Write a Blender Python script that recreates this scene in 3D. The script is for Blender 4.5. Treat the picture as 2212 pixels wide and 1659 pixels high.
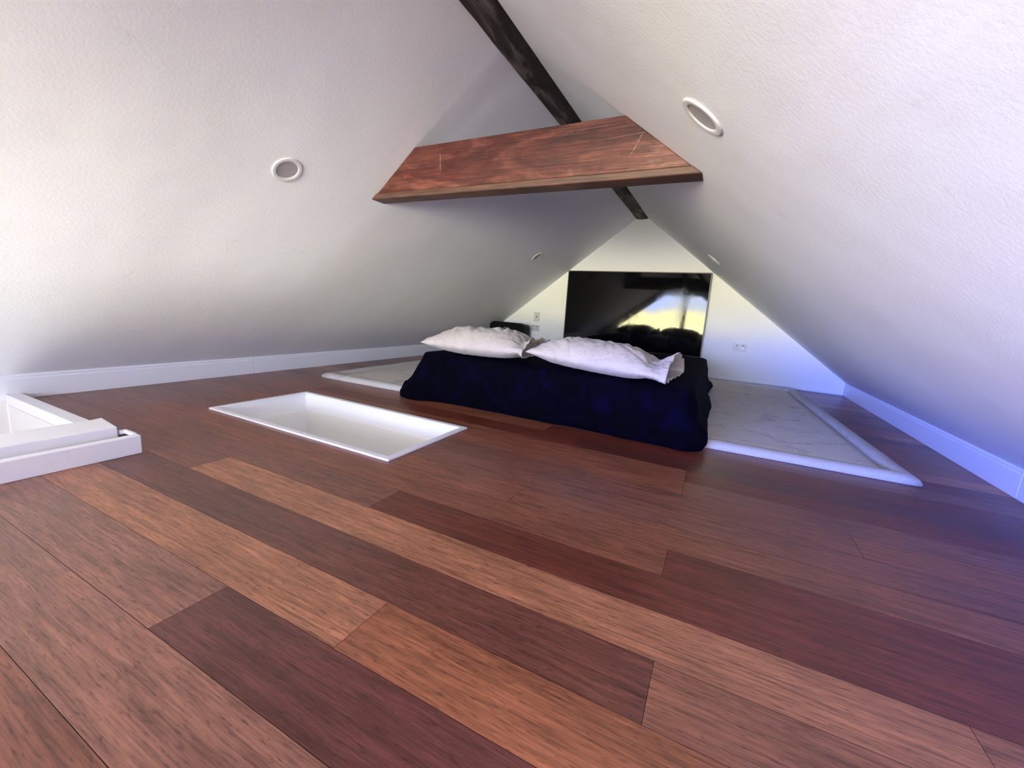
import bpy, bmesh, math, random
from mathutils import Vector, Matrix, noise

for _o in list(bpy.data.objects):
    bpy.data.objects.remove(_o)
scn = bpy.context.scene
COL = scn.collection

# ------------------------------------------------------------------ camera
YAW, PIT, ROL = 0.449618, 0.181697, 0.0742177
CAMZ = 0.64
fw = Vector((-math.sin(YAW) * math.cos(PIT), math.cos(YAW) * math.cos(PIT), -math.sin(PIT)))
rt = Vector((math.cos(YAW), math.sin(YAW), 0))
up = rt.cross(fw)
rt2 = rt * math.cos(ROL) + up * math.sin(ROL)
up2 = -rt * math.sin(ROL) + up * math.cos(ROL)
cd = bpy.data.cameras.new('camera')
cam = bpy.data.objects.new('camera', cd)
COL.objects.link(cam)
cam.matrix_world = Matrix(((rt2.x, up2.x, -fw.x, 0), (rt2.y, up2.y, -fw.y, 0), (rt2.z, up2.z, -fw.z, CAMZ), (0, 0, 0, 1)))
cd.sensor_fit = 'HORIZONTAL'
cd.sensor_width = 36
cd.lens = 14.610
cd.clip_start = 0.02
scn.camera = cam

# ------------------------------------------------------------------ view, world and lights
scn.view_settings.view_transform = 'Standard'
scn.view_settings.look = 'None'
scn.view_settings.gamma = 1
scn.view_settings.use_curve_mapping = False
scn.view_settings.exposure = 0.70

world = bpy.data.worlds.new('sky')
scn.world = world
world.use_nodes = True
nt = world.node_tree
nt.nodes.clear()
w_out = nt.nodes.new('ShaderNodeOutputWorld')
w_bg = nt.nodes.new('ShaderNodeBackground')
w_bg.inputs['Strength'].default_value = 15.0
w_tc = nt.nodes.new('ShaderNodeTexCoord')
w_sep = nt.nodes.new('ShaderNodeSeparateXYZ')
nt.links.new(w_tc.outputs['Generated'], w_sep.inputs[0])
w_noise = nt.nodes.new('ShaderNodeTexNoise')
w_noise.inputs['Scale'].default_value = 9
w_noise.inputs['Detail'].default_value = 5
nt.links.new(w_tc.outputs['Generated'], w_noise.inputs['Vector'])
w_m1 = nt.nodes.new('ShaderNodeMath'); w_m1.operation = 'MULTIPLY_ADD'
w_m1.inputs[1].default_value = 0.05; w_m1.inputs[2].default_value = -0.025
nt.links.new(w_noise.outputs['Fac'], w_m1.inputs[0])
w_m2 = nt.nodes.new('ShaderNodeMath'); w_m2.operation = 'ADD'
nt.links.new(w_sep.outputs['Z'], w_m2.inputs[0]); nt.links.new(w_m1.outputs[0], w_m2.inputs[1])
w_mr = nt.nodes.new('ShaderNodeMapRange')
w_mr.inputs['From Min'].default_value = -0.5; w_mr.inputs['From Max'].default_value = 0.5
nt.links.new(w_m2.outputs[0], w_mr.inputs['Value'])
w_cr = nt.nodes.new('ShaderNodeValToRGB')
el = w_cr.color_ramp.elements
el[0].position = 0.0; el[0].color = (0.20, 0.19, 0.18, 1)          # shaded ground close to the house
el[1].position = 1.0; el[1].color = (0.30, 0.30, 0.32, 1)          # open sky
for pos, c in ((0.16, (0.22, 0.21, 0.19, 1)), (0.33, (0.9, 0.88, 0.78, 1)), (0.40, (2.2, 2.1, 1.75, 1)), (0.47, (2.6, 2.5, 1.75, 1)), (0.49, (2.8, 2.6, 1.3, 1)),
               (0.512, (2.6, 2.4, 1.2, 1)), (0.522, (1.4, 1.55, 1.9, 1)), (0.58, (1.4, 1.65, 2.6, 1)), (0.64, (0.80, 0.92, 1.35, 1)), (0.72, (0.42, 0.43, 0.48, 1)), (0.84, (0.31, 0.31, 0.33, 1))):
    e = el.new(pos); e.color = c
nt.links.new(w_mr.outputs[0], w_cr.inputs[0])
# the sky to one side is bluer, to the other side it is veiled by trees
w_az = nt.nodes.new('ShaderNodeValToRGB')
w_azr = nt.nodes.new('ShaderNodeMapRange'); w_azr.inputs['From Min'].default_value = -0.5; w_azr.inputs['From Max'].default_value = 0.5
nt.links.new(w_sep.outputs['X'], w_azr.inputs['Value']); nt.links.new(w_azr.outputs[0], w_az.inputs[0])
ez = w_az.color_ramp.elements
ez[0].position = 0.20; ez[0].color = (0.60, 0.92, 3.0, 1)
ez[1].position = 0.75; ez[1].color = (1.0, 0.98, 0.80, 1)
e = ez.new(0.40); e.color = (0.98, 1.0, 1.02, 1)
w_up = nt.nodes.new('ShaderNodeMapRange'); w_up.inputs['From Min'].default_value = 0.015; w_up.inputs['From Max'].default_value = 0.035
nt.links.new(w_m2.outputs[0], w_up.inputs['Value'])
w_mx = nt.nodes.new('ShaderNodeMix'); w_mx.data_type = 'RGBA'; w_mx.blend_type = 'MULTIPLY'
w_dn = nt.nodes.new('ShaderNodeMapRange'); w_dn.inputs['From Min'].default_value = 0.26; w_dn.inputs['From Max'].default_value = 0.14
nt.links.new(w_m2.outputs[0], w_dn.inputs['Value'])
w_ud = nt.nodes.new('ShaderNodeMath'); w_ud.operation = 'MULTIPLY'
nt.links.new(w_up.outputs[0], w_ud.inputs[0]); nt.links.new(w_dn.outputs[0], w_ud.inputs[1])
nt.links.new(w_ud.outputs[0], w_mx.inputs[0]); nt.links.new(w_cr.outputs[0], w_mx.inputs[6]); nt.links.new(w_az.outputs[0], w_mx.inputs[7])
# surroundings dimmed toward one side, added to hold back light on the left slope
w_sd = nt.nodes.new('ShaderNodeMapRange'); w_sd.inputs['From Min'].default_value = 0.30; w_sd.inputs['From Max'].default_value = 0.66
w_sd.inputs['To Min'].default_value = 1.0; w_sd.inputs['To Max'].default_value = 0.50
nt.links.new(w_sep.outputs['X'], w_sd.inputs['Value'])
w_sm = nt.nodes.new('ShaderNodeVectorMath'); w_sm.operation = 'SCALE'
nt.links.new(w_mx.outputs[2], w_sm.inputs[0]); nt.links.new(w_sd.outputs[0], w_sm.inputs['Scale'])
nt.links.new(w_sm.outputs[0], w_bg.inputs['Color'])
nt.links.new(w_bg.outputs[0], w_out.inputs['Surface'])


def area_light(name, loc, rot, sx, sy, power, color, portal=False):
    l = bpy.data.lights.new(name, 'AREA')
    l.shape = 'RECTANGLE'; l.size = sx; l.size_y = sy
    l.energy = power; l.color = color
    if portal: l.cycles.is_portal = True
    o = bpy.data.objects.new(name, l)
    o.location = loc; o.rotation_euler = rot
    COL.objects.link(o)
    return o


YN = -1.57                                                         # near gable, behind the camera
area_light('window_portal', (-1.0, YN - 0.03, 0.79), (math.radians(90), 0, math.radians(0)), 3.5, 1.06, 1, (1, 1, 1), portal=True)
area_light('stairwell_daylight', (-2.6, -0.25, -2.0), (math.radians(180), 0, 0), 0.8, 1.6, 9, (1.0, 0.97, 1.0))
area_light('hatch_daylight', (-1.72, 1.45, -2.0), (math.radians(180), 0, 0), 1.0, 0.4, 5, (0.98, 1.0, 1.0))

# ------------------------------------------------------------------ room dimensions (metres)
xL, xR, yG = -3.1352, 1.2213, 5.2839
bL, bR, za, zs = -1.0764, -0.9343, 1.7809, 0.1318
sL = (za - zs) / (bL - xL)
sR = (za - zs) / (xR - bR)


def roof(x):
    return min(zs + sL * (x - xL), zs + sR * (xR - x))


xA = (zs - zs + sR * xR + sL * xL) / (sL + sR)
zA = roof(xA)

# ------------------------------------------------------------------ helpers


def link(name, bm, mat=None, parent=None, smooth=False, bevel=0, seg=2, angle=35):
    me = bpy.data.meshes.new(name)
    bmesh.ops.recalc_face_normals(bm, faces=bm.faces[:])
    bm.to_mesh(me); bm.free()
    o = bpy.data.objects.new(name, me)
    COL.objects.link(o)
    if mat: me.materials.append(mat)
    if parent: o.parent = parent
    if smooth:
        for p in me.polygons: p.use_smooth = True
    if bevel:
        m = o.modifiers.new('bevel', 'BEVEL'); m.width = bevel; m.segments = seg
        m.limit_method = 'ANGLE'; m.angle_limit = math.radians(angle)
    return o


def box(bm, x0, x1, y0, y1, z0, z1):
    v = [bm.verts.new((x, y, z)) for z in (z0, z1) for y in (y0, y1) for x in (x0, x1)]
    for f in ((0, 2, 3, 1), (4, 5, 7, 6), (0, 1, 5, 4), (2, 6, 7, 3), (0, 4, 6, 2), (1, 3, 7, 5)):
        bm.faces.new([v[i] for i in f])
    return v


def prism(bm, pts, axis_vec):
    """closed polygon pts (3D) extruded by axis_vec"""
    a = [bm.verts.new(p) for p in pts]
    b = [bm.verts.new(Vector(p) + Vector(axis_vec)) for p in pts]
    bm.faces.new(a); bm.faces.new(b[::-1])
    n = len(pts)
    for i in range(n):
        bm.faces.new((a[i], b[i], b[(i + 1) % n], a[(i + 1) % n]))


def struct(o):
    o['kind'] = 'structure'
    return o


def tag(o, label, cat, group=None):
    o['label'] = label; o['category'] = cat
    if group: o['group'] = group
    return o


def thing(name, label, cat, loc=(0, 0, 0), group=None):
    o = bpy.data.objects.new(name, None)
    COL.objects.link(o); o.location = loc; o.empty_display_size = 0.1
    return tag(o, label, cat, group)


# ------------------------------------------------------------------ materials


class NT:
    def __init__(s, name):
        s.m = bpy.data.materials.new(name); s.m.use_nodes = True
        s.t = s.m.node_tree; s.b = s.t.nodes['Principled BSDF']

    def n(s, typ, **kw):
        x = s.t.nodes.new('ShaderNode' + typ)
        for k, v in kw.items():
            if k.startswith('_'): setattr(x, k[1:], v)
            else: x.inputs[k.replace('__', ' ')].default_value = v
        return x

    def l(s, a, b): s.t.links.new(a, b)

    def coord(s, scale=(1, 1, 1), out='Object', rot=(0, 0, 0)):
        c = s.n('TexCoord'); mp = s.n('Mapping')
        mp.inputs['Scale'].default_value = scale; mp.inputs['Rotation'].default_value = rot
        s.l(c.outputs[out], mp.inputs['Vector'])
        return mp.outputs[0]

    def noise(s, vec, scale, detail=4, rough=0.55, dist=0.0):
        x = s.n('TexNoise', Scale=scale, Detail=detail, Roughness=rough, Distortion=dist)
        s.l(vec, x.inputs['Vector'])
        return x.outputs['Fac']

    def ramp(s, fac, stops):
        r = s.n('ValToRGB'); e = r.color_ramp.elements
        e[0].position, e[0].color = stops[0][0], (*stops[0][1], 1)
        e[1].position, e[1].color = stops[-1][0], (*stops[-1][1], 1)
        for p, c in stops[1:-1]:
            k = e.new(p); k.color = (*c, 1)
        s.l(fac, r.inputs[0])
        return r.outputs[0]

    def mix(s, fac, a, b, mode='MIX'):
        x = s.n('Mix', _data_type='RGBA', _blend_type=mode)
        for i, v in ((0, fac), (6, a), (7, b)):
            if hasattr(v, 'is_output'): s.l(v, x.inputs[i])
            elif i == 0: x.inputs[0].default_value = v
            else: x.inputs[i].default_value = (*v, 1)
        return x.outputs[2]

    def bump(s, h, strength, dist=0.01, prev=None):
        x = s.n('Bump', Strength=strength, Distance=dist)
        s.l(h, x.inputs['Height'])
        if prev: s.l(prev, x.inputs['Normal'])
        return x.outputs[0]

    def set(s, color=None, rough=None, normal=None, **kw):
        for k, v in (('Base Color', color), ('Roughness', rough), ('Normal', normal)):
            if v is None: continue
            if hasattr(v, 'is_output'): s.l(v, s.b.inputs[k])
            elif k == 'Base Color': s.b.inputs[k].default_value = (*v, 1)
            else: s.b.inputs[k].default_value = v
        for k, v in kw.items():
            s.b.inputs[k.replace('__', ' ')].default_value = v
        return s.m


def g3(v): return (v, v, v)


def plaster(name, base, spots=True):
    t = NT(name)
    c = t.coord()
    big = t.noise(t.coord((0.8, 0.8, 0.8)), 1.6, 3)
    peel = t.noise(c, 90, 3, 0.6)
    streak = t.noise(t.coord((1.0, 0.25, 1.0)), 3.0, 4, 0.5, 0.4)
    n1 = t.bump(streak, 0.12, 0.05)
    n2 = t.bump(big, 0.12, 0.10, n1)
    n3 = t.bump(peel, 0.16, 0.004, n2)
    col = base
    if spots:
        s1 = t.noise(t.coord((1, 1.6, 1)), 7.5, 5, 0.62, 0.6)
        m1 = t.ramp(s1, ((0.655, (0, 0, 0)), (0.76, (0.16, 0.16, 0.16))))
        col = t.mix(m1, base, (0.38, 0.36, 0.38))
    return t.set(col, 0.55, n3, **{'Specular IOR Level': 0.3})


M = {}
M['plaster'] = plaster('painted_plaster', (0.825, 0.830, 0.858))
M['gable'] = plaster('gable_plaster', (0.86, 0.86, 0.85), spots=False)
M['shaft'] = plaster('shaft_plaster', (0.80, 0.78, 0.77), spots=False)


def gloss_white(name, base=(0.84, 0.83, 0.87), rough=0.32):
    t = NT(name)
    d = t.noise(t.coord((1, 1, 1)), 14, 4)
    f = t.ramp(d, ((0.66, (0, 0, 0)), (0.80, (0.25, 0.25, 0.25))))
    col = t.mix(f, base, (0.55, 0.52, 0.53))
    return t.set(col, rough, t.bump(t.noise(t.coord(), 60, 2), 0.05, 0.002))


M['trim'] = gloss_white('white_gloss_paint')
M['kerb'] = gloss_white('scuffed_white_paint', (0.84, 0.82, 0.85), 0.4)


def floor_mat():
    t = NT('strand_bamboo_planks')
    at = t.n('Attribute', _attribute_name='tone')
    uv = t.coord((1, 1, 1), 'UV')
    def mp(sc):
        x = t.n('Mapping'); x.inputs['Scale'].default_value = sc; t.l(uv, x.inputs['Vector']); return x.outputs[0]
    fine = t.noise(mp((11, 290, 1)), 1.0, 5, 0.6, 0.2)
    mid = t.noise(mp((4.5, 64, 1)), 1.0, 5, 0.62, 0.8)
    blot = t.noise(mp((3.0, 9, 1)), 1.0, 4, 0.6, 0.6)
    fleck = t.noise(mp((34, 230, 1)), 1.0, 4, 0.6, 0.2)
    a = t.ramp(fine, ((0.30, g3(0.62)), (0.52, g3(1.0)), (0.72, g3(1.28))))
    b = t.ramp(mid, ((0.30, g3(0.58)), (0.50, g3(1.0)), (0.70, g3(1.36))))
    c = t.ramp(blot, ((0.28, g3(0.74)), (0.5, g3(1.0)), (0.74, g3(1.18))))
    f = t.ramp(fleck, ((0.30, g3(0.35)), (0.44, g3(1.0)), (0.70, g3(1.12))))
    col = t.mix(1.0, at.outputs['Color'], a, 'MULTIPLY')
    col = t.mix(1.0, col, b, 'MULTIPLY')
    col = t.mix(1.0, col, c, 'MULTIPLY')
    col = t.mix(0.85, col, f, 'MULTIPLY')
    r = t.ramp(blot, ((0.2, g3(0.27)), (0.8, g3(0.40))))
    nn = t.bump(mid, 0.06, 0.002, t.bump(t.noise(t.coord((1, 1, 1)), 5, 2), 0.02, 0.02))
    return t.set(col, r, nn, **{'Specular IOR Level': 0.5})


M['floor'] = floor_mat()
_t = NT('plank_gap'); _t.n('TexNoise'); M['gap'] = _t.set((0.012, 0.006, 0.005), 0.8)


def beam_red():
    t = NT('red_hardwood')
    c = t.coord((1, 1, 1))
    g = t.noise(t.coord((3, 3, 60)), 1.0, 5, 0.6, 1.2)
    fib = t.noise(t.coord((9, 9, 260)), 1.0, 4, 0.6, 0.4)
    big = t.noise(t.coord((2.2, 2.2, 7)), 1.0, 4, 0.6, 1.5)
    col = t.ramp(big, ((0.28, (0.038, 0.007, 0.006)), (0.45, (0.088, 0.018, 0.013)), (0.58, (0.135, 0.040, 0.027)), (0.75, (0.19, 0.072, 0.052))))
    col = t.mix(0.75, col, t.ramp(g, ((0.3, g3(0.35)), (0.5, g3(1.0)), (0.72, g3(1.5)))), 'MULTIPLY')
    mot = t.noise(t.coord((16, 16, 34)), 1.0, 6, 0.7, 0.8)
    col = t.mix(0.8, col, t.ramp(mot, ((0.3, g3(0.55)), (0.5, g3(1.0)), (0.7, g3(1.5)))), 'MULTIPLY')
    col = t.mix(0.8, col, t.ramp(fib, ((0.3, g3(0.6)), (0.7, g3(1.35)))), 'MULTIPLY')
    wear = t.ramp(t.noise(t.coord((5, 5, 9)), 1.0, 5, 0.65, 0.6), ((0.66, (0, 0, 0)), (0.80, g3(0.45))))
    col = t.mix(wear, col, (0.42, 0.30, 0.27))
    knots = t.ramp(t.noise(t.coord((12, 12, 22)), 1.0, 3, 0.6), ((0.22, g3(0.8)), (0.32, (0, 0, 0))))
    col = t.mix(knots, col, (0.03, 0.012, 0.01))
    # pale scratches: (x, z) segments on the face
    co = t.n('TexCoord'); sp = t.n('SeparateXYZ'); t.l(co.outputs['Object'], sp.inputs[0])
    cxz = t.n('CombineXYZ'); t.l(sp.outputs['X'], cxz.inputs['X']); t.l(sp.outputs['Z'], cxz.inputs['Z'])
    wob = t.n('TexNoise', Scale=40.0); t.l(co.outputs['Object'], wob.inputs['Vector'])
    for (ax, az, bx, bz) in ((0.609, 0.176, 0.560, 0.081), (-0.388, 0.223, -0.382, 0.103)):
        d = Vector((bx - ax, 0, bz - az)); ln = d.length; d /= ln; nn = Vector((-d.z, 0, d.x))
        def dot(v):
            q = t.n('VectorMath', _operation='SUBTRACT'); t.l(cxz.outputs[0], q.inputs[0]); q.inputs[1].default_value = (ax, 0, az)
            k = t.n('VectorMath', _operation='DOT_PRODUCT'); t.l(q.outputs[0], k.inputs[0]); k.inputs[1].default_value = v
            return k.outputs['Value']
        dn = t.n('Math', _operation='ABSOLUTE'); t.l(dot(nn), dn.inputs[0])
        m1 = t.n('MapRange'); t.l(dn.outputs[0], m1.inputs['Value']); m1.inputs['From Min'].default_value = 0.0045; m1.inputs['From Max'].default_value = 0.0012
        al = t.n('Math', _operation='SUBTRACT'); t.l(dot(d), al.inputs[0]); al.inputs[1].default_value = ln / 2
        ab = t.n('Math', _operation='ABSOLUTE'); t.l(al.outputs[0], ab.inputs[0])
        m2 = t.n('MapRange'); t.l(ab.outputs[0], m2.inputs['Value']); m2.inputs['From Min'].default_value = ln / 2; m2.inputs['From Max'].default_value = ln / 2 - 0.02
        mm = t.n('Math', _operation='MULTIPLY'); t.l(m1.outputs[0], mm.inputs[0]); t.l(m2.outputs[0], mm.inputs[1])
        m3 = t.n('Math', _operation='MULTIPLY'); t.l(mm.outputs[0], m3.inputs[0])
        wr = t.ramp(wob.outputs['Fac'], ((0.42, g3(0.03)), (0.62, g3(0.34)))); t.l(wr, m3.inputs[1])
        col = t.mix(m3.outputs[0], col, (0.50, 0.36, 0.28))
    return t.set(col, 0.42, t.bump(g, 0.35, 0.004))


def beam_dark():
    t = NT('dark_weathered_timber')
    big = t.noise(t.coord((7, 2.0, 7)), 1.0, 5, 0.65, 0.8)
    fine = t.noise(t.coord((60, 6, 60)), 1.0, 4, 0.6, 0.3)
    col = t.ramp(big, ((0.30, (0.008, 0.005, 0.005)), (0.46, (0.028, 0.018, 0.016)), (0.60, (0.15, 0.125, 0.115))))
    col = t.mix(0.8, col, t.ramp(fine, ((0.3, g3(0.4)), (0.7, g3(1.5)))), 'MULTIPLY')
    pit = t.ramp(t.noise(t.coord((26, 9, 26)), 1.0, 3, 0.6), ((0.32, g3(0.9)), (0.42, (0, 0, 0))))
    col = t.mix(pit, col, (0.006, 0.004, 0.004))
    return t.set(col, 0.75, t.bump(fine, 0.5, 0.006, t.bump(big, 0.5, 0.02)))


M['beam_red'] = beam_red()
M['beam_dark'] = beam_dark()
_t = NT('brown_hardwood_edge')
_f = _t.noise(_t.coord((6, 6, 90)), 1.0, 5, 0.6, 0.5)
M['beam_edge'] = _t.set(_t.ramp(_f, ((0.3, (0.04, 0.016, 0.012)), (0.7, (0.15, 0.07, 0.048)))), 0.5, _t.bump(_f, 0.3, 0.003))


def linen(name, base):
    t = NT(name)
    w = t.n('TexWave', Scale=330.0, Distortion=1.5, Detail=1.0); t.l(t.coord(), w.inputs['Vector'])
    cr = t.noise(t.coord((1, 0.6, 1)), 13, 6, 0.62, 1.6)
    col = t.mix(t.ramp(cr, ((0.3, g3(0.0)), (0.7, g3(0.5)))), base, tuple(x * 0.86 for x in base))
    nn = t.bump(cr, 0.8, 0.019, t.bump(w.outputs['Fac'], 0.08, 0.001))
    return t.set(col, 0.85, nn, **{'Sheen Weight': 0.15, 'Specular IOR Level': 0.2})


M['linen'] = linen('pale_linen', (0.50, 0.44, 0.425))


def plush():
    t = NT('navy_plush')
    big = t.noise(t.coord((1, 1, 1)), 9, 5, 0.65, 0.7)
    fine = t.noise(t.coord((1, 1, 1)), 120, 3)
    col = t.ramp(big, ((0.34, (0.0003, 0.0003, 0.0010)), (0.55, (0.0007, 0.0004, 0.0040)), (0.75, (0.0018, 0.0007, 0.014))))
    m = t.set(col, 0.9, t.bump(fine, 0.3, 0.004, t.bump(big, 0.5, 0.02)), **{'Specular IOR Level': 0.05, 'Sheen Weight': 0.006, 'Sheen Roughness': 0.5})
    t.b.inputs['Sheen Tint'].default_value = (0.15, 0.08, 0.9, 1)
    return m


M['plush'] = plush()
_t = NT('mattress_ticking'); M['ticking'] = _t.set(_t.ramp(_t.noise(_t.coord(), 40), ((0.3, g3(0.6)), (0.7, g3(0.72)))), 0.9)


def rug_mat(name, a, b):
    t = NT(name)
    big = t.noise(t.coord((1, 1.5, 1)), 5, 6, 0.65, 0.9)
    fine = t.noise(t.coord((1, 1, 1)), 160, 3)
    col = t.ramp(big, ((0.28, b), (0.45, a), (1.0, tuple(min(1, x * 1.05) for x in a))))
    col = t.mix(0.5, col, t.ramp(fine, ((0.3, g3(0.8)), (0.7, g3(1.15)))), 'MULTIPLY')
    return t.set(col, 0.95, t.bump(fine, 0.35, 0.003, t.bump(big, 0.5, 0.012)), **{'Specular IOR Level': 0.1})


M['rug'] = rug_mat('cream_plush', (0.64, 0.60, 0.56), (0.36, 0.34, 0.335))
M['rug_edge'] = rug_mat('cream_plush_border', (0.54, 0.51, 0.48), (0.43, 0.41, 0.39))

_t = NT('glossy_black_screen')
_n = _t.noise(_t.coord((1.2, 1.2, 1.2)), 2.2, 6, 0.65, 1.2)
M['screen'] = _t.set((0.003, 0.003, 0.004), _t.ramp(_n, ((0.50, g3(0.04)), (0.74, g3(0.12)))), None, **{'Specular IOR Level': 0.22})
_t = NT('black_bezel'); _n = _t.noise(_t.coord(), 30)
M['bezel'] = _t.set(_t.ramp(_n, ((0.3, (0.008, 0.010, 0.010)), (0.7, (0.016, 0.020, 0.020)))), 0.35)
_t = NT('black_plastic'); _n = _t.noise(_t.coord(), 80)
M['black'] = _t.set(_t.ramp(_n, ((0.3, g3(0.0015)), (0.7, g3(0.003)))), 0.6, None, **{'Specular IOR Level': 0.12})
_t = NT('charcoal_fabric'); _n = _t.noise(_t.coord(), 90)
M['charcoal'] = _t.set(_t.ramp(_n, ((0.3, g3(0.015)), (0.7, g3(0.035)))), 0.9)
_t = NT('dusty_pink_plastic'); _n = _t.noise(_t.coord(), 60)
M['pinkish'] = _t.set(_t.ramp(_n, ((0.3, (0.30, 0.20, 0.20)), (0.7, (0.36, 0.25, 0.25)))), 0.5)
_t = NT('white_plastic'); _n = _t.noise(_t.coord(), 60)
M['plastic'] = _t.set(_t.ramp(_n, ((0.3, (0.58, 0.60, 0.59)), (0.7, (0.62, 0.64, 0.63)))), 0.3)
_t = NT('bright_white_plastic'); _n = _t.noise(_t.coord(), 60)
M['bright'] = _t.set(_t.ramp(_n, ((0.3, g3(0.93)), (0.7, g3(0.96)))), 0.25)
_t = NT('slot_grey'); _n = _t.noise(_t.coord(), 60)
M['slot'] = _t.set(_t.ramp(_n, ((0.3, g3(0.10)), (0.7, g3(0.15)))), 0.6)
_t = NT('downlight_ring_white'); _n = _t.noise(_t.coord(), 50)
M['ring'] = _t.set(_t.ramp(_n, ((0.3, (0.68, 0.66, 0.68)), (0.7, (0.71, 0.69, 0.71)))), 0.28)
_t = NT('frosted_diffuser'); _n = _t.noise(_t.coord(), 50)
M['lens'] = _t.set(_t.ramp(_n, ((0.3, (0.33, 0.30, 0.32)), (0.7, (0.37, 0.34, 0.36)))), 0.4)

# ------------------------------------------------------------------ sloped walls and gables
bm = bmesh.new()
dx = 0.3
pL = [(xL - dx, 0, zs - sL * dx), (xA, 0, zA), (xA, 0, zA + 0.14), (xL - dx, 0, zs - sL * dx + 0.18)]
prism(bm, [(p[0], YN - 0.12, p[2]) for p in pL], (0, yG - YN + 0.24, 0))
struct(link('wall_left', bm, M['plaster']))
bm = bmesh.new()
pR = [(xR + dx, 0, zs - sR * dx), (xA, 0, zA), (xA, 0, zA + 0.14), (xR + dx, 0, zs - sR * dx + 0.18)]
prism(bm, [(p[0], YN - 0.12, p[2]) for p in pR], (0, yG - YN + 0.24, 0))
struct(link('wall_right', bm, M['plaster']))
bm = bmesh.new()
prism(bm, [(xL - 0.02, yG, -0.05), (xR + 0.02, yG, -0.05), (xR + 0.02, yG, roof(xR)), (xA, yG, zA + 0.02), (xL - 0.02, yG, roof(xL))], (0, 0.1, 0))
struct(link('wall_far', bm, M['gable']))

# near gable behind the camera, glazed between the slopes
WTOP, WBOT, INS = 1.30, 0.28, 0.18
xw0 = xL + (0.36 + INS - zs) / sL; xw1 = xR - (0.36 + INS - zs) / sR
def xat(z, side):
    return xL + (z + INS - zs) / sL if side < 0 else xR - (z + INS - zs) / sR
outer = [(xL - 0.02, -0.02), (xR + 0.02, -0.02), (xR + 0.02, roof(xR + 0.0) + 0.0), (xA + 0.25, roof(xA + 0.25)), (xA, zA), (xA - 0.25, roof(xA - 0.25)), (xL - 0.02, roof(xL))]
inner = [(xw0, WBOT), (xw1, WBOT), (xw1, roof(xw1) - INS), (xat(WTOP, 1), WTOP), (xA, WTOP), (xat(WTOP, -1), WTOP), (xw0, roof(xw0) - INS)]
if inner[2][1] < WBOT + .01: inner[2] = (xw1, WBOT + 0.02)
if inner[6][1] < WBOT + .01: inner[6] = (xw0, WBOT + 0.02)
bm = bmesh.new()
VV = [[bm.verts.new((p[0], y, p[1])) for p in ring] for y in (YN, YN - 0.1) for ring in (outer, inner)]
n = len(outer)
for i in range(n):
    j = (i + 1) % n
    bm.faces.new((VV[0][i], VV[0][j], VV[1][j], VV[1][i]))
    bm.faces.new((VV[2][i], VV[3][i], VV[3][j], VV[2][j]))
    bm.faces.new((VV[1][i], VV[1][j], VV[3][j], VV[3][i]))
struct(link('wall_near', bm, M['gable']))
bm = bmesh.new()
def bar(bm, a, b, w, y0, y1):
    a = Vector((a[0], a[1])); b = Vector((b[0], b[1])); d = (b - a).normalized(); nn = Vector((-d.y, d.x)) * w / 2
    pts = [a + nn, b + nn, b - nn, a - nn]
    prism(bm, [(p.x, y0, p.y) for p in pts], (0, y1 - y0, 0))
for i in range(n):
    bar(bm, inner[i], inner[(i + 1) % n], 0.06, YN - 0.085, YN - 0.03)
bar(bm, (-0.92, WBOT), (-0.92, WTOP), 0.11, YN - 0.09, YN - 0.025)
struct(link('window_1', bm, M['trim']))

# ------------------------------------------------------------------ floor of bamboo planks
HX0, HX1, HY0, HY1 = -2.3341, -1.1019, 1.2056, 1.7896               # outer edge of the hatch rim
WX0, WX1, WY0, WY1 = xL, -2.10, -1.25, 0.735                        # stair opening
holes = [(HX0 + 0.012, HX1 - 0.012, HY0 + 0.012, HY1 - 0.012), (WX0 - 0.1, WX1, WY0, WY1 - 0.025)]


def subtract(r, h):
    x0, x1, y0, y1 = r; a0, a1, b0, b1 = h
    if a0 >= x1 or a1 <= x0 or b0 >= y1 or b1 <= y0: return [r]
    out = []
    if y0 < b0: out.append((x0, x1, y0, b0)); y0 = b0
    if y1 > b1: out.append((x0, x1, b1, y1)); y1 = b1
    if x0 < a0: out.append((x0, a0, y0, y1))
    if x1 > a1: out.append((a1, x1, y0, y1))
    return out


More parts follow.
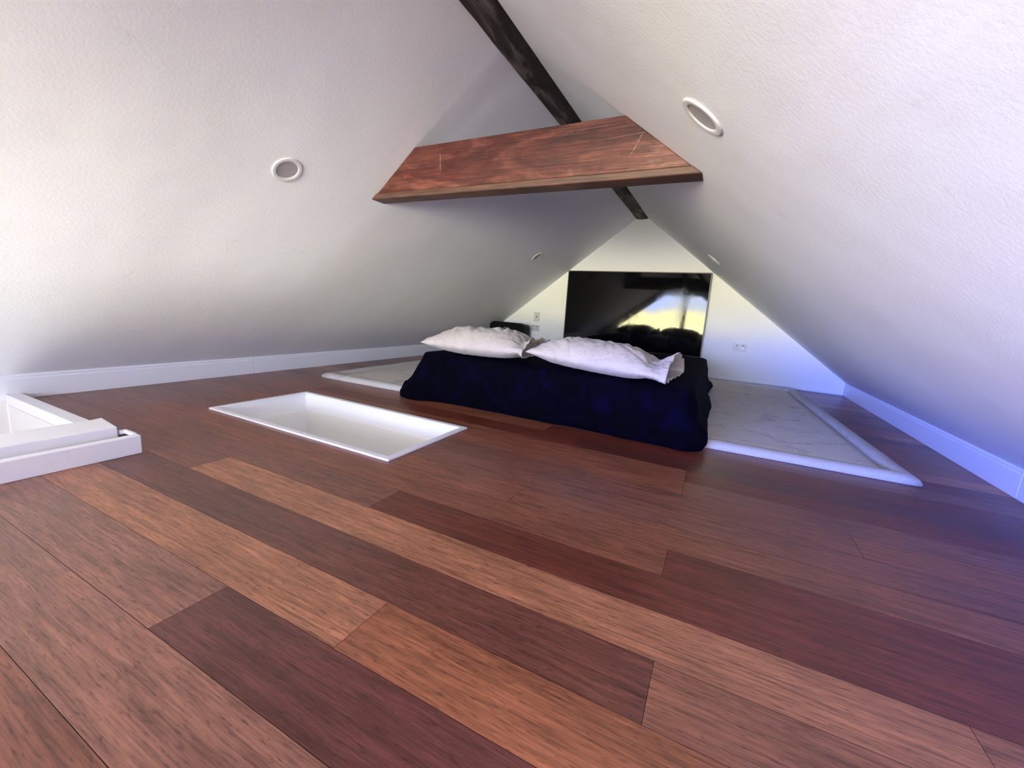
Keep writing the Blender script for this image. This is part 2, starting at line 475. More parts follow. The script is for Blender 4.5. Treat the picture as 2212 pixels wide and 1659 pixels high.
rnd = random.Random(11)
T_LIGHT = (0.36, 0.145, 0.070); T_MID = (0.235, 0.080, 0.040); T_BRN = (0.20, 0.072, 0.042)
T_DARK = (0.105, 0.030, 0.019); T_RED = (0.150, 0.034, 0.017); T_PURP = (0.125, 0.038, 0.028); T_PINK = (0.25, 0.105, 0.066)
ROW0, PITCH = 0.4681, 0.1420
rows = {
    -3: ([-1.05, 0.55], [T_PINK, T_BRN, T_MID]),
    -2: ([-1.75, 0.10], [T_PINK, T_PINK, T_MID]),
    -1: ([-2.4, -0.8745, 0.95], [T_BRN, T_PINK, T_PURP, T_MID]),
    0: ([-0.5505], [T_LIGHT, (0.30, 0.105, 0.046), T_MID]),
    1: ([-1.88, -0.0205], [T_BRN, (0.135, 0.045, 0.027), (0.27, 0.105, 0.055)]),
    2: ([-1.602, 0.475], [T_BRN, T_LIGHT, (0.32, 0.122, 0.060)]),
    3: ([-0.8921, 1.0], [T_BRN, T_RED, T_DARK]),
    4: ([-1.89, -0.041], [T_MID, (0.21, 0.07, 0.033), T_RED]),
    5: ([-2.4, -0.552], [T_BRN, T_MID, (0.225, 0.078, 0.038)]),
    6: ([-1.3, 1.05], [T_BRN, T_BRN, T_MID]),
    7: ([-1.38, 0.471], [T_MID, T_BRN, T_MID]),
    8: ([-1.9, -0.04], [T_BRN, T_MID, T_BRN]),
    9: ([-0.04, 1.0], [T_MID, T_RED, T_PURP]),
    10: ([-2.4, -0.555], [T_MID, T_RED, T_DARK]),
}
bm = bmesh.new()
uvl = bm.loops.layers.uv.new('UVMap')
cl = bm.loops.layers.float_color.new('tone')
k0 = math.floor((YN - ROW0) / PITCH); k1 = math.ceil((yG - ROW0) / PITCH)
pal = [T_LIGHT, T_MID, T_BRN, T_MID, T_RED, T_PURP, T_MID, T_BRN]
for k in range(k0, k1):
    y0 = max(ROW0 + k * PITCH, YN); y1 = min(ROW0 + (k + 1) * PITCH, yG)
    if k in rows:
        js, tones = rows[k]
    else:
        st = xL + rnd.uniform(0.2, 1.7)
        js = [st, st + 1.85, st + 3.7]; tones = [rnd.choice(pal) for _ in range(4)]
    xs = [xL - 0.03] + [j for j in js if j < xR] + [xR + 0.03]
    for i in range(len(xs) - 1):
        a, b = xs[i] + (0.0005 if i else 0), xs[i + 1] - 0.0005
        jit = rnd.uniform(0.93, 1.07)
        tone = [c * jit for c in tones[min(i, len(tones) - 1)]] + [1]
        ou, ov = rnd.uniform(0, 40), rnd.uniform(0, 40)
        rects = [(a, b, y0 + 0.0005, y1 - 0.0005)]
        for h in holes:
            rects = [q for r in rects for q in subtract(r, h)]
        for (p0, p1, q0, q1) in rects:
            f = bm.faces.new([bm.verts.new((x, y, 0)) for x, y in ((p0, q0), (p1, q0), (p1, q1), (p0, q1))])
            for lp in f.loops:
                lp[uvl].uv = (lp.vert.co.x + ou, lp.vert.co.y + ov)
                lp[cl] = tone
me = bpy.data.meshes.new('floor')
for f in bm.faces:
    if f.normal.z < 0: f.normal_flip()
# dark substrate showing in the seams, and a slab underneath
nb = len(bm.faces)
subs = [(xL - 0.03, xR + 0.03, YN - 0.1, yG + 0.02)]
for h in holes:
    subs = [q for r in subs for q in subtract(r, h)]
for (p0, p1, q0, q1) in subs:
    f = bm.faces.new([bm.verts.new((x, y, -0.0015)) for x, y in ((p0, q0), (p1, q0), (p1, q1), (p0, q1))])
    f.material_index = 1
    f2 = bm.faces.new([bm.verts.new((x, y, -0.02)) for x, y in ((p0, q1), (p1, q1), (p1, q0), (p0, q0))])
    f2.material_index = 1
bm.to_mesh(me); bm.free()
fl = bpy.data.objects.new('floor', me); COL.objects.link(fl)
me.materials.append(M['floor']); me.materials.append(M['gap'])
struct(fl)

# ------------------------------------------------------------------ skirting boards


def skirting(name, x, sgn, ys):
    """face at x, thickness away from the room (sgn = direction into the room)"""
    o = None
    bm = bmesh.new()
    for (y0, y1) in ys:
        pr = [(0, 0.0), (0, 0.104), (-0.003, 0.108), (-0.003, 0.112), (-0.001, 0.116), (-0.004, 0.126), (-0.012, 0.131), (-0.06, 0.131), (-0.06, 0.0)]
        prism(bm, [(x + sgn * p[0], y0, p[1]) for p in pr], (0, y1 - y0, 0))
    return struct(link(name, bm, M['trim'], bevel=0.0012, seg=1))


skirting('baseboard_left', xL, 1, [(YN, 1.9525), (1.955, yG)])
skirting('baseboard_right', xR, -1, [(YN, 2.4455), (2.448, yG)])
bm = bmesh.new()
box(bm, -0.6, xR, yG - 0.010, yG, 0, 0.022); box(bm, xL, -0.6, yG - 0.010, yG, 0, 0.022)
struct(link('baseboard_far', bm, M['trim'], bevel=0.003))

# ------------------------------------------------------------------ floor hatch
bm = bmesh.new()
RW = 0.030
def ring_xy(bm, x0, x1, y0, y1, w, z0, z1):
    o = [(x0, y0), (x1, y0), (x1, y1), (x0, y1)]
    i = [(x0 + w, y0 + w), (x1 - w, y0 + w), (x1 - w, y1 - w), (x0 + w, y1 - w)]
    vs = [[bm.verts.new((*p, z)) for p in r] for z in (z0, z1) for r in (o, i)]
    for a in range(4):
        b = (a + 1) % 4
        bm.faces.new((vs[2][a], vs[2][b], vs[3][b], vs[3][a]))
        bm.faces.new((vs[0][a], vs[1][a], vs[1][b], vs[0][b]))
        bm.faces.new((vs[0][a], vs[0][b], vs[2][b], vs[2][a]))
        bm.faces.new((vs[1][a], vs[3][a], vs[3][b], vs[1][b]))
hatch = thing('hatch_frame', 'white rectangular frame around the open hatch in the middle of the wooden floor', 'hatch', ((HX0 + HX1) / 2, (HY0 + HY1) / 2, 0))
def hl(bm):
    bmesh.ops.translate(bm, verts=bm.verts, vec=(-(HX0 + HX1) / 2, -(HY0 + HY1) / 2, 0))
    return bm
ring_xy(bm, HX0, HX1, HY0, HY1, RW, 0.0, 0.010)
link('rim', hl(bm), M['trim'], hatch, bevel=0.003)
bm = bmesh.new()
ring_xy(bm, HX0 + 0.013, HX1 - 0.013, HY0 + 0.013, HY1 - 0.013, 0.0165, -0.105, 0.0)
link('lining', hl(bm), M['trim'], hatch, bevel=0.002)
bm = bmesh.new()
for (a, b, c, d) in ((HX0 + 0.006, HX0 + 0.024, HY0, HY1), (HX1 - 0.024, HX1 - 0.006, HY0, HY1), (HX0 + 0.024, HX1 - 0.024, HY0 + 0.006, HY0 + 0.024), (HX0 + 0.024, HX1 - 0.024, HY1 - 0.024, HY1 - 0.006)):
    box(bm, a, b, c, d, -2.4, -0.107)
box(bm, HX0, HX1, HY0, HY1, -2.45, -2.4)
struct(link('wall_hatch', bm, M['shaft']))

# ------------------------------------------------------------------ stair opening with its kerb
bm = bmesh.new()
box(bm, xL - 0.06, xL - 0.001, WY0, WY1 - 0.03, -2.4, 0.0)
box(bm, xL - 0.06, WX1 + 0.02, WY0 - 0.05, 0.80, -2.45, -2.4)
box(bm, xL, WX1 + 0.02, 0.705, 0.80, -2.4, -0.024)
box(bm, WX1 - 0.02, WX1 + 0.02, WY0, 0.705, -2.4, -0.002)
box(bm, xL, WX1 - 0.02, WY0 - 0.05, WY0, -2.4, -0.002)
struct(link('wall_stairwell', bm, M['shaft']))
kb = thing('stairwell_kerb', 'low white painted timber kerb around the stair opening at the left edge', 'kerb', (-1.9, 0.735, 0))
def kl(bm):
    bmesh.ops.translate(bm, verts=bm.verts, vec=(1.9, -0.735, 0)); return bm
bm = bmesh.new()
# inner board: wide flat cap, its far end cut slightly askew
pts = [(-1.976, WY0), (-1.972, 0.703), (-2.150, 0.722), (-2.138, 0.685), (-2.134, WY0)]
prism(bm, [(p[0], p[1], 0.0) for p in pts], (0, 0, 0.090))
link('inner_board', kl(bm), M['kerb'], kb, bevel=0.003)
bm = bmesh.new()
box(bm, -1.908, -1.877, WY0, 0.735, 0.0, 0.070)
link('outer_board', kl(bm), M['kerb'], kb, bevel=0.003)
bm = bmesh.new()
prism(bm, [(-1.908, 0.723, 0), (-1.908, 0.735, 0), (-1.99, 0.735, 0), (-1.99, 0.7095, 0), (-1.978, 0.7095, 0), (-1.974, 0.723, 0)], (0, 0, 0.072))
link('end_board', kl(bm), M['kerb'], kb, bevel=0.002)
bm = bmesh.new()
box(bm, -1.971, -1.909, 0.7045, 0.7222, 0.0, 0.060)  # added dark block, imitates the shade at the end of the channel
o = link('channel_shade', kl(bm), M['gap'], kb)
o['label'] = 'dark block added for the shade inside the gap'
bm = bmesh.new()
box(bm, xL, -2.139, 0.703, 0.757, -0.022, 0.030)
link('far_board', kl(bm), M['kerb'], kb, bevel=0.003)

# ------------------------------------------------------------------ beams
bm = bmesh.new()
NYB = 90
prof = [(bL, 0.0), (bL + 0.012, -0.008), (-1.03, -0.010), (-0.985, -0.010), (-0.958, -0.006), (bR - 0.004, -0.001), (bR + 0.002, 0.006), (bR - 0.03, 0.045), (xA, zA - za - 0.012), (bL + 0.03, 0.04)]
prev = None
for j in range(NYB + 1):
    y = YN + 0.005 + (yG - YN - 0.005) * j / NYB
    cur = []
    for i, (px_, dz) in enumerate(prof):
        w = 0.006 if i < 6 else 0
        nx = noise.noise(Vector((i * 3.1, y * 4.0, 1.7))) * w * (1.0 if i < 3 else 0.3)
        nz = noise.noise(Vector((i * 2.3, y * 5.0, 9.2))) * w * 0.5
        cur.append(bm.verts.new((px_ + nx, y, za + dz + nz)))
    if prev:
        for i in range(len(prof)):
            b = (i + 1) % len(prof)
            bm.faces.new((prev[i], prev[b], cur[b], cur[i]))
    else:
        bm.faces.new(cur)
    prev = cur
bm.faces.new(prev[::-1])
o = link('ridge_beam', bm, M['beam_dark'])
tag(o, 'dark rough hewn ridge beam running along the peak of the ceiling', 'beam')

# collar tie : front face slightly askew, ends cut to the slopes
tie = thing('collar_tie', 'thick reddish brown timber collar tie spanning the two slopes under the ridge beam', 'beam', (-0.98, 1.8, 1.17))
def fy(x): return 1.800 - 0.046 * (x + 0.95)
def tie_piece(name, z0, z1, f0, f1, mat, nz=3, bev=0.003):
    bm = bmesh.new()
    NX = 24
    grid = []
    for side, off in ((0, f0), (1, f1)):
        g = []
        for iz in range(nz + 1):
            z = z0 + (z1 - z0) * iz / nz
            a = xL + (z - zs) / sL + 0.0008; b = xR - (z - zs) / sR - 0.0008
            row = []
            for ix in range(NX + 1):
                x = a + (b - a) * ix / NX
                w = noise.noise(Vector((x * 3, z * 9, 4.4))) * 0.0015
                row.append(bm.verts.new((x + 0.98, fy(x) + off + w - 1.8, z - 1.17)))
            g.append(row)
        grid.append(g)
    for s in (0, 1):
        for iz in range(nz):
            for ix in range(NX):
                q = (grid[s][iz][ix], grid[s][iz][ix + 1], grid[s][iz + 1][ix + 1], grid[s][iz + 1][ix])
                bm.faces.new(q if s == 0 else q[::-1])
    for ix in range(NX):
        bm.faces.new((grid[0][0][ix], grid[1][0][ix], grid[1][0][ix + 1], grid[0][0][ix + 1]))
        bm.faces.new((grid[0][nz][ix], grid[0][nz][ix + 1], grid[1][nz][ix + 1], grid[1][nz][ix]))
    for iz in range(nz):
        bm.faces.new((grid[0][iz][0], grid[0][iz + 1][0], grid[1][iz + 1][0], grid[1][iz][0]))
        bm.faces.new((grid[0][iz][NX], grid[1][iz][NX], grid[1][iz + 1][NX], grid[0][iz + 1][NX]))
    return link(name, bm, mat, tie, bevel=bev, seg=1)
tie_piece('face_board', 1.2015, 1.412, 0.0, 0.092, M['beam_red'])
o = tie_piece('bottom_strip', 1.172, 1.2005, -0.010, 0.092, M['beam_edge'])
o['label'] = 'browner strip along the lower edge'

# ------------------------------------------------------------------ downlights


def lathe(bm, prof, n=48):
    rings = []
    for r, z in prof:
        rings.append([bm.verts.new((r * math.cos(2 * math.pi * i / n), r * math.sin(2 * math.pi * i / n), z)) for i in range(n)] if r > 1e-6 else [bm.verts.new((0, 0, z))])
    for a, b in zip(rings, rings[1:]):
        for i in range(n):
            j = (i + 1) % n
            if len(a) == 1 and len(b) == 1: continue
            if len(b) == 1: bm.faces.new((a[i], a[j], b[0]))
            elif len(a) == 1: bm.faces.new((a[0], b[j], b[i]))
            else: bm.faces.new((a[i], a[j], b[j], b[i]))


def downlight(x, y, side, label, src=None):
    z = zs + sL * (x - xL) if side < 0 else zs + sR * (xR - x)
    nrm = Vector((sL, 0, -1)) if side < 0 else Vector((-sR, 0, -1))
    rot = nrm.normalized().to_track_quat('Z', 'Y').to_euler()
    if src is None:
        t = thing('downlight', label, 'light', (x, y, z), 'recessed downlights in the sloped ceiling')
        bm = bmesh.new()
        lathe(bm, [(0.066, 0.0), (0.066, 0.0030), (0.0650, 0.0048), (0.0625, 0.0056), (0.0500, 0.0046), (0.0472, 0.0038), (0.0460, 0.0022), (0.0460, 0.0005), (0.066, 0.0)])
        link('trim_ring', bm, M['ring'], t, smooth=True)
        bm = bmesh.new()
        lathe(bm, [(0.0462, 0.0016), (0.038, 0.0012), (0.0, 0.0010)])
        link('diffuser', bm, M['lens'], t, smooth=True)
    else:
        t = src.copy(); COL.objects.link(t)
        for ch in src.children:
            c = ch.copy(); COL.objects.link(c); c.parent = t
        t.location = (x, y, z); t['label'] = label
    t.rotation_euler = rot
    return t


d1 = downlight(-1.836, 1.327, -1, 'large round white downlight on the left slope, left of the collar tie')
downlight(-1.824, 4.16, -1, 'small distant downlight on the left slope, above and left of the television', d1)
downlight(-0.119, 1.2545, 1, 'large downlight on the right slope, upper right of the collar tie', d1)
downlight(-0.130, 4.045, 1, 'distant downlight seen edge on, on the right slope above the television', d1)

# ------------------------------------------------------------------ wall plates on the far gable
yW = yG


def plate_box(parent, w, h, d=0.009, name='plate', mat='plastic'):
    bm = bmesh.new(); box(bm, -w / 2, w / 2, -d, 0, -h / 2, h / 2)
    return link(name, bm, M[mat], parent, bevel=0.003)


p = thing('aerial_plate', 'upright white wall plate with a round centre socket, left of the television', 'wall plate', (-2.248, yW, 0.540))
plate_box(p, 0.082, 0.130)
bm = bmesh.new(); lathe(bm, [(0.0, 0.0), (0.010, 0.0), (0.010, 0.004), (0.006, 0.005), (0.0, 0.005)], 24)
bmesh.ops.rotate(bm, verts=bm.verts, cent=(0, 0, 0), matrix=Matrix.Rotation(math.radians(90), 3, 'X'))
bmesh.ops.translate(bm, verts=bm.verts, vec=(-0.002, -0.009, 0.002))
link('socket', bm, M['slot'], p)


def outlet(loc, label, cover=False):
    t = thing('power_outlet', label, 'power outlet', loc)
    plate_box(t, 0.126, 0.083)
    for s in (-1, 1):
        bm = bmesh.new(); box(bm, s * 0.030 - 0.011, s * 0.030 + 0.011, -0.0125, -0.009, 0.016, 0.026)
        link('switch', bm, M['slot'] , t, bevel=0.001)
        if cover and s > 0:
            bm = bmesh.new(); lathe(bm, [(0.0, 0.0), (0.0175, 0.0), (0.0175, 0.012), (0.015, 0.016), (0.0, 0.017)], 28)
            bmesh.ops.rotate(bm, verts=bm.verts, cent=(0, 0, 0), matrix=Matrix.Rotation(math.radians(90), 3, 'X'))
            bmesh.ops.scale(bm, verts=bm.verts, vec=(0.75, 1, 1.05))
            bmesh.ops.translate(bm, verts=bm.verts, vec=(0.030, -0.009, -0.008))
            o = link('socket_cover', bm, M['bright'], t, smooth=False)
            o['label'] = 'bright white oval cover on the right socket'
            continue
        bm = bmesh.new()
        for k, (ox, oz, a) in enumerate(((-0.009, 0.0, 35), (0.009, 0.0, -35), (0, -0.016, 0))):
            vs = box(bm, -0.0018, 0.0018, -0.0105, -0.009, -0.006, 0.006)
            bmesh.ops.rotate(bm, verts=vs, cent=(0, 0, 0), matrix=Matrix.Rotation(math.radians(a), 3, 'Y'))
            bmesh.ops.translate(bm, verts=vs, vec=(s * 0.030 + ox, 0, oz - 0.006))
        link('socket_slots', bm, M['slot'], t)
    return t


outlet((-2.262, yW, 0.387), 'white double power outlet under the upright plate, left of the television')
outlet((0.226, yW, 0.387), 'double power outlet with a bright white cover, right of the television', True)

# ------------------------------------------------------------------ television
tvw, tvh = 1.672, 0.955
tv = thing('television', 'very large flat black television on the far gable wall behind the bed', 'television', (-0.994, yG, 0.690))
tv.rotation_euler = (0, math.radians(-0.75), 0)
bm = bmesh.new()
FD = -0.062
o_ = [(-tvw / 2, -tvh / 2), (tvw / 2, -tvh / 2), (tvw / 2, tvh / 2), (-tvw / 2, tvh / 2)]
bz = 0.011
i_ = [(-tvw / 2 + bz, -tvh / 2 + bz * 1.6), (tvw / 2 - bz, -tvh / 2 + bz * 1.6), (tvw / 2 - bz, tvh / 2 - bz), (-tvw / 2 + bz, tvh / 2 - bz)]
A = [bm.verts.new((p[0], FD, p[1])) for p in o_]; B = [bm.verts.new((p[0], FD, p[1])) for p in i_]
C_ = [bm.verts.new((p[0], FD + 0.004, p[1])) for p in i_]; D_ = [bm.verts.new((p[0], FD + 0.030, p[1])) for p in o_]
for i in range(4):
    j = (i + 1) % 4
    bm.faces.new((A[i], A[j], B[j], B[i])); bm.faces.new((B[i], B[j], C_[j], C_[i])); bm.faces.new((D_[i], D_[j], A[j], A[i]))
bm.faces.new(D_)
link('bezel', bm, M['bezel'], tv, bevel=0.0015, seg=1)
bm = bmesh.new()
bm.faces.new([bm.verts.new((p[0], FD + 0.003, p[1])) for p in i_])
ob = link('screen', bm, M['screen'], tv)
if ob.data.polygons[0].normal.y > 0: ob.data.flip_normals()
bm = bmesh.new()
box(bm, -tvw * 0.36, tvw * 0.36, FD + 0.030, -0.002, -tvh * 0.30, tvh * 0.25)
link('back_housing', bm, M['black'], tv, bevel=0.006)

# ------------------------------------------------------------------ black case by the wall


def rrect(w, h, r, n=8):
    pts = []
    for cx_, cy_, a0 in ((w / 2 - r, h / 2 - r, 0), (-w / 2 + r, h / 2 - r, 90), (-w / 2 + r, -h / 2 + r, 180), (w / 2 - r, -h / 2 + r, 270)):
        for i in range(n + 1):
            a = math.radians(a0 + 90 * i / n)
            pts.append((cx_ + r * math.cos(a), cy_ + r * math.sin(a)))
    return pts


cs = thing('hard_case', 'black rounded hard case standing at the low left end of the far wall', 'case', (-2.535, 4.985, 0))
bm = bmesh.new()
prism(bm, [(p[0], -0.05, p[1] + 0.222) for p in rrect(0.49, 0.440, 0.055)], (0, 0.10, 0))
link('shell', bm, M['black'], cs, bevel=0.012, seg=3)
bm = bmesh.new()
prism(bm, [(p[0], 0.05, p[1] + 0.215) for p in rrect(0.475, 0.42, 0.05)], (0, 0.16, 0))
o = link('back_cover', bm, M['charcoal'], cs, bevel=0.02, seg=3)
o['label'] = 'charcoal soft back'
bm = bmesh.new()
hp = [(-0.055, 0.330), (-0.035, 0.378), (0.035, 0.378), (0.055, 0.330), (0.045, 0.330), (0.029, 0.369), (-0.029, 0.369), (-0.045, 0.330)]
prism(bm, [(p[0] + 0.01, -0.058, p[1]) for p in hp], (0, 0.010, 0))
o = link('handle', bm, M['pinkish'], cs, bevel=0.002)
o['label'] = 'dusty pink handle outline'

# ------------------------------------------------------------------ rug
RA = math.radians(2.2)
rug = thing('rug', 'large cream rug with a raised rolled border under the bed', 'rug', (-2.700, 2.205, 0))
rug.rotation_euler = (0, 0, RA)
RX, RY, BW = 3.585, 2.69, 0.082
bm = bmesh.new()
# border: rolled profile swept round the rectangle
pr = [(0.0, 0.001), (-0.004, 0.014), (0.004, 0.028), (0.022, 0.037), (0.048, 0.040), (0.070, 0.036), (BW - 0.003, 0.026), (BW, 0.012), (BW + 0.004, 0.001)]
corner = [(0, 0, 1, 1), (RX, 0, -1, 1), (RX, RY, -1, -1), (0, RY, 1, -1)]
seqs = []
SEG = 40
pathpts = []
cr = 0.012
for ci in range(4):
    ax, ay, ix, iy = corner[ci]; bx, by, jx, jy = corner[(ci + 1) % 4]
    for s in range(SEG):
        t = s / SEG
        pathpts.append((ax + (bx - ax) * t, ay + (by - ay) * t, ix + (jx - ix) * (0 if s == 0 else t), iy + (jy - iy) * t, ci, s))
rings = []
for (x, y, _, __, ci, s) in pathpts:
    ring = []
    for d, z in pr:
        if s == 0:
            nx, ny = corner[ci][2], corner[ci][3]
        else:
            nx, ny = ((0, 1), (-1, 0), (0, -1), (1, 0))[ci]
        wob = 0.0025 * noise.noise(Vector((x * 3, y * 3, 2.0)))
        # keep mitre lines clean: clamp along-side coordinate to the inset rectangle
        X = x + nx * d; Y_ = y + ny * d
        if s:
            X = min(max(X, d), RX - d); Y_ = min(max(Y_, d), RY - d)
        ring.append(bm.verts.new((X, Y_, z * (1 + 0.06 * noise.noise(Vector((x * 5, y * 5, z * 20)))) + (wob if z > 0.005 else 0))))
    rings.append(ring)
for a in range(len(rings)):
    b = (a + 1) % len(rings)
    for i in range(len(pr) - 1):
        bm.faces.new((rings[a][i], rings[b][i], rings[b][i + 1], rings[a][i + 1]))
link('border', bm, M['rug_edge'], rug, smooth=True)
bm = bmesh.new()
NXR, NYR = 70, 54
vg = []
for j in range(NYR + 1):
    row = []
    for i in range(NXR + 1):
        u, v = i / NXR, j / NYR
        x = BW + 0.007 + (RX - 2 * BW - 0.014) * u; y = BW + 0.007 + (RY - 2 * BW - 0.014) * v
        e = min(u, 1 - u, (v), (1 - v))
        z = 0.027 + 0.0016 * noise.noise(Vector((x * 4, y * 4, 0))) - (0.014 if e == 0 else 0)
        row.append(bm.verts.new((x, y, z)))
    vg.append(row)
for j in range(NYR):
    for i in range(NXR):
        bm.faces.new((vg[j][i], vg[j][i + 1], vg[j + 1][i + 1], vg[j + 1][i]))
edge = [vg[0][i] for i in range(NXR + 1)] + [vg[j][NXR] for j in range(1, NYR + 1)] + [vg[NYR][i] for i in range(NXR - 1, -1, -1)] + [vg[j][0] for j in range(NYR - 1, 0, -1)]
low = [bm.verts.new((v.co.x, v.co.y, 0.0015)) for v in edge]
for i in range(len(edge)):
    j = (i + 1) % len(edge)
    bm.faces.new((edge[j], edge[i], low[i], low[j]))
bm.faces.new(low[::-1])
link('field', bm, M['rug'], rug, smooth=True)

# ------------------------------------------------------------------ bed: mattress under a draped blanket
MX0, MX1, MY0, MY1, MZ = -1.765, -0.085, 2.245, 4.32, 0.272
bed = thing('bed', 'low bed draped to the floor in a dark navy plush blanket', 'bed', ((MX0 + MX1) / 2, (MY0 + MY1) / 2, 0))
bc = Vector(bed.location)
bm = bmesh.new(); box(bm, MX0 + 0.03 - bc.x, MX1 - 0.03 - bc.x, MY0 + 0.03 - bc.y, MY1 - 0.03 - bc.y, 0.045, MZ - 0.015)
link('mattress', bm, M['ticking'], bed, bevel=0.05, seg=4)


def perim(n_side=110, r=0.06):
    """rounded rectangle round the mattress: (x, y, nx, ny)"""
    pts = []
    w, h = MX1 - MX0, MY1 - MY0
    cors = [(MX1 - r, MY0 + r, -90), (MX1 - r, MY1 - r, 0), (MX0 + r, MY1 - r, 90), (MX0 + r, MY0 + r, 180)]
    for c in range(4):
        cx_, cy_, a0 = cors[c]
        for i in range(15):
            a = math.radians(a0 + 90 * i / 14)
            pts.append((cx_ + r * math.cos(a), cy_ + r * math.sin(a), math.cos(a), math.sin(a)))
        nx_, ny_, a1 = cors[(c + 1) % 4]
        a = math.radians(a0 + 90)
        p0 = Vector((cx_ + r * math.cos(a), cy_ + r * math.sin(a))); p1 = Vector((nx_ + r * math.cos(a), ny_ + r * math.sin(a)))
        for i in range(1, n_side):
            q = p0.lerp(p1, i / n_side)
            pts.append((q.x, q.y, math.cos(a), math.sin(a)))
    return pts


bm = bmesh.new()
P = perim()
prof = []                                                      # (outward offset, z, fold weight)
for sc in (0.0, 0.12, 0.25, 0.4, 0.55, 0.68, 0.79, 0.88, 0.94):
    prof.append(('in', sc))
for i in range(9):
    a = math.radians(90 - 90 * i / 8)
    prof.append(('out', 0.030 * math.cos(a) - 0.01, MZ + 0.006 + 0.024 * math.sin(a), 0.10 + 0.25 * i / 8))
NS = 26
for i in range(1, NS + 1):
    t = i / NS
    prof.append(('skirt', t))
def corner_flare(x, y):
    f = 0
    f += 0.085 * math.exp(-(((x - MX0) / 0.16) ** 2 + ((y - MY0) / 0.20) ** 2))
    f += 0.015 * math.exp(-(((x - MX1) / 0.25) ** 2 + ((y - MY0) / 0.25) ** 2))
    f += 0.05 * math.exp(-(((x - MX0) / 0.3) ** 2 + ((y - MY1) / 0.3) ** 2))
    return f
rings = []
CX, CY = (MX0 + MX1) / 2, (MY0 + MY1) / 2
for pf in prof:
    ring = []
    for k, (x, y, nx, ny) in enumerate(P):
        s = k * 0.0185
        fold = noise.noise(Vector((x * 4.4, y * 2.4, 0.3))) * 0.75 + noise.noise(Vector((x * 9, y * 4.5, 5.0))) * 0.25
        if pf[0] == 'in':
            X = CX + (x - CX) * pf[1]; Y_ = CY + (y - CY) * pf[1]
            z = MZ + 0.028 + 0.006 * noise.noise(Vector((X * 4, Y_ * 4, 7))) + 0.004 * noise.noise(Vector((X * 11, Y_ * 11, 3)))
        elif pf[0] == 'out':
            X = x + nx * pf[1]; Y_ = y + ny * pf[1]
            z = pf[2] + 0.006 * noise.noise(Vector((X * 4, Y_ * 4, 7)))
        else:
            t = pf[1]
            front = max(0, -ny)
            right = max(0, nx)
            left = max(0, -nx)
            base = 0.020 + (0.055 * front + 0.058 * right + 0.030 * left + 0.03 * max(0, ny)) * t ** 1.1
            base += corner_flare(x, y) * t ** 1.3
            bul = 0.012 * math.sin(t * math.pi * 2.2 + fold * 3) * (0.35 + 0.5 * right + 0.5 * left)
            cr = noise.noise(Vector((x * 7 + t * 1.2, y * 3 - t * 1.5, t * 3.2))) * 0.014 * t
            off = base + bul * t + fold * 0.022 * t ** 0.8 * (0.45 if front > 0.8 else 0.7) + cr
            # a soft horizontal roll near the floor
            off += 0.014 * math.exp(-((t - 0.86) / 0.07) ** 2) * (0.5 + right + left)
            off -= 0.012 * max(0, t - 0.93) / 0.07
            X = x + nx * off; Y_ = y + ny * off
            zb = 0.004 if (Y_ < 2.19) else 0.050
            # hem lies on the floor in front and on the rug elsewhere
            rugfront = 2.205 + (X + 2.70) * math.tan(RA)
            zb = 0.004 + 0.045 * min(1, max(0, (Y_ - rugfront + 0.040) / 0.030))
            z = (MZ + 0.006) * (1 - t) + zb * t
        ring.append(bm.verts.new((X - bc.x, Y_ - bc.y, z)))
    rings.append(ring)
n = len(P)
for a, b in zip(rings[1:], rings[2:]):
    for i in range(n):
        j = (i + 1) % n
        bm.faces.new((a[i], a[j], b[j], b[i]))
for v in rings[0]: bm.verts.remove(v)
cv = bm.verts.new((CX - bc.x, CY - bc.y, MZ + 0.028))
for i in range(n):
    bm.faces.new((cv, rings[1][(i + 1) % n], rings[1][i]))
o = link('blanket', bm, M['plush'], bed, smooth=True)

# ------------------------------------------------------------------ pillows


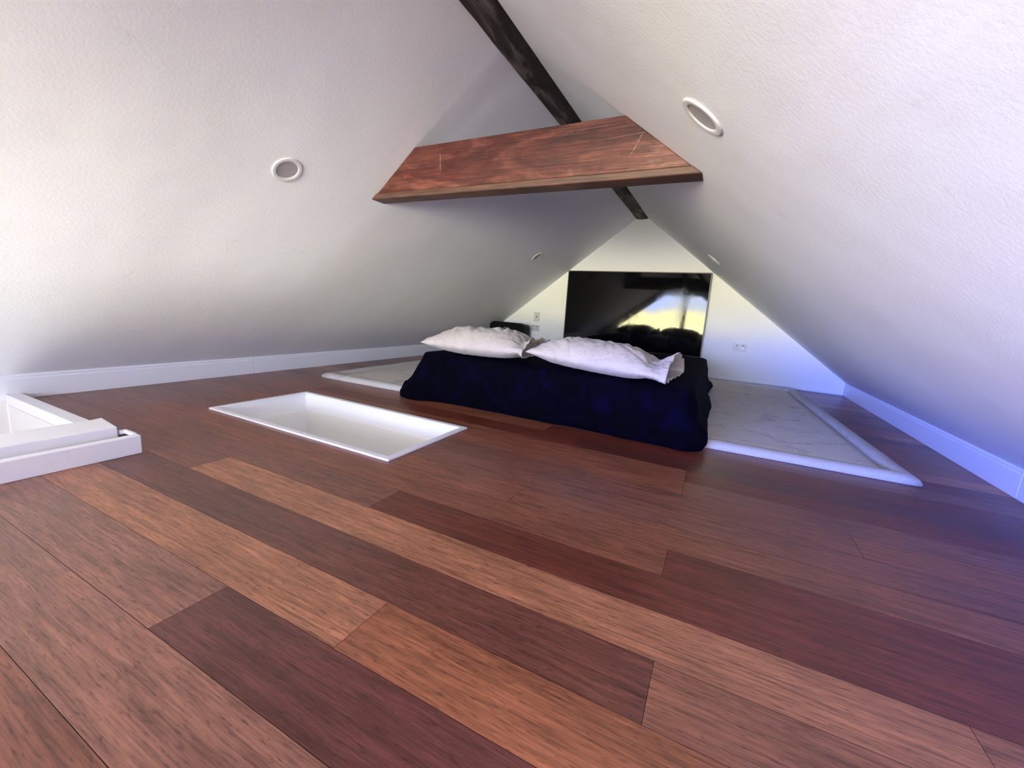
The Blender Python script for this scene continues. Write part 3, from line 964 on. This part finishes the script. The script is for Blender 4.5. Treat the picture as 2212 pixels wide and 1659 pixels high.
def pillow(label, loc, rot, L, W, H, seed, flap_len=0.09, open_amt=0.5, skew=0.0):
    """pillow in a case: closed end at -x, loose open hem at +x"""
    t = thing('pillow', label, 'pillow', loc, None)
    t.rotation_euler = rot
    NU, NV = 150, 64
    bm = bmesh.new()
    sd = Vector((seed * 3.7, seed * 1.3, seed * 2.1))
    rings = []
    def section(u, body):
        """u in -1..1 along the length"""
        ring = []
        w = W / 2 * (1 - 0.10 * (1 - abs(u) ** 2.4) + 0.02 * abs(u) ** 4)
        th = H * max(0.0, 1 - abs(u) ** 3.4) ** 0.62
        if u > 0.5:
            k = (u - 0.5) / 0.5
            k = k * k * (3 - 2 * k)
            th = max(th, H * (0.34 + 0.14 * open_amt) * min(1, k * 1.6))
        for side in (1, -1):
            for j in range(NV + (1 if side > 0 else 0)):
                v = -1 + 2 * j / NV if side > 0 else 1 - 2 * j / NV
                if side < 0 and j == 0: continue
                e = max(0.0, 1 - abs(v) ** 2.8) ** 0.62
                x = u * L / 2 + 0.012 * abs(v) ** 3 * (1 if u > 0 else -1) * abs(u) ** 6
                y = v * w
                zz = th * e * (0.64 if side > 0 else 0.36)
                q = Vector((x * 5, y * 5, side * 2.0)) + sd
                ed = max(abs(u) ** 3, abs(v) ** 3)
                wr = noise.noise(q) * 0.008 * e
                wr += noise.noise(Vector((x * 26, y * 8, side * 3.0)) + sd) * 0.007 * ed * (1 if th > 0.01 else 0)
                wr += (abs(noise.noise(Vector((x * 15 + y * 11, y * 6 - x * 5, side)) + sd)) - 0.2) * 0.017 * e
                rad = noise.noise(Vector((y * 30, u * 2, side)) + sd) * 0.010 * max(0, abs(u) - 0.55) / 0.45 * (1 if th > 0.012 else 0)
                zz += (wr + rad) * (1 if zz > 0.002 else 0) * (1 if side > 0 else 0.25)
                y += noise.noise(Vector((x * 9, side * 0.0, v)) + sd) * 0.006 * abs(v) ** 4
                if side < 0: z = -min(zz, H * 0.36)
                else: z = max(zz, -0.0)
                ring.append(Vector((x, y, z)))
        return ring
    us = [-1 + 2 * (0.5 - 0.5 * math.cos(math.pi * i / (NU * 1.35))) for i in range(NU + 1)]
    us = [(-1 + 2 * (i / NU) ** 1.0) for i in range(NU + 1)]
    for u in us:
        rings.append([bm.verts.new(p) for p in section(u, True)])
    for a, b in zip(rings, rings[1:]):
        m = len(a)
        for i in range(m):
            j = (i + 1) % m
            bm.faces.new((a[i], b[i], b[j], a[j]))
    bmesh.ops.remove_doubles(bm, verts=[v for v in rings[0]], dist=0.0008)
    # close the closed end
    o = link('cushion', bm, M['linen'], t, smooth=True)
    # loose hem of the case beyond the cushion
    bm = bmesh.new()
    last = section(1.0, True)
    hr = []
    NH = 10
    for h in range(NH + 1):
        s = h / NH
        ring = []
        for p in last:
            vv = p.y / (W / 2)
            x = p.x + flap_len * s * (1 + skew * vv) + 0.010 * noise.noise(Vector((vv * 3, s * 2, seed)))
            up_ = p.z >= 0
            z = p.z * (1 + 0.9 * s * open_amt * (1 if up_ else -0.2)) + 0.012 * s * noise.noise(Vector((vv * 5, s * 3, seed + (3 if up_ else 8))))
            y = p.y * (1 + 0.03 * s)
            z -= 0.020 * s * (1 if p.y < 0 else 0) * abs(vv) ** 2
            ring.append(bm.verts.new((x, y, z)))
        hr.append(ring)
    for a, b in zip(hr, hr[1:]):
        m = len(a)
        for i in range(m):
            j = (i + 1) % m
            bm.faces.new((a[i], b[i], b[j], a[j]))
    f = link('case_hem', bm, M['linen'], t, smooth=True)
    sm = f.modifiers.new('solid', 'SOLIDIFY'); sm.thickness = 0.003; sm.offset = 0
    # inner end of the cushion seen down the open hem
    bm = bmesh.new()
    vs = [bm.verts.new((p.x * 0.985, p.y * 0.98, p.z * 0.96)) for p in last]
    bm.faces.new(vs)
    link('cushion_end', bm, M['linen'], t)
    return t


pillow('pale linen pillow with its open case hem facing right, in front of the television', (-0.607, 2.395, 0.374), (math.radians(-1), math.radians(3.2), math.radians(-2.5)), 0.69, 0.50, 0.180, 1.0, 0.075, 1.0, 0.15)
pillow('pale linen pillow on the left half of the bed, partly behind the other pillow', (-1.372, 2.420, 0.376), (math.radians(-1), math.radians(-1.0), math.radians(1.0)), 0.68, 0.52, 0.185, 4.0, 0.035, 0.6, 0.4)
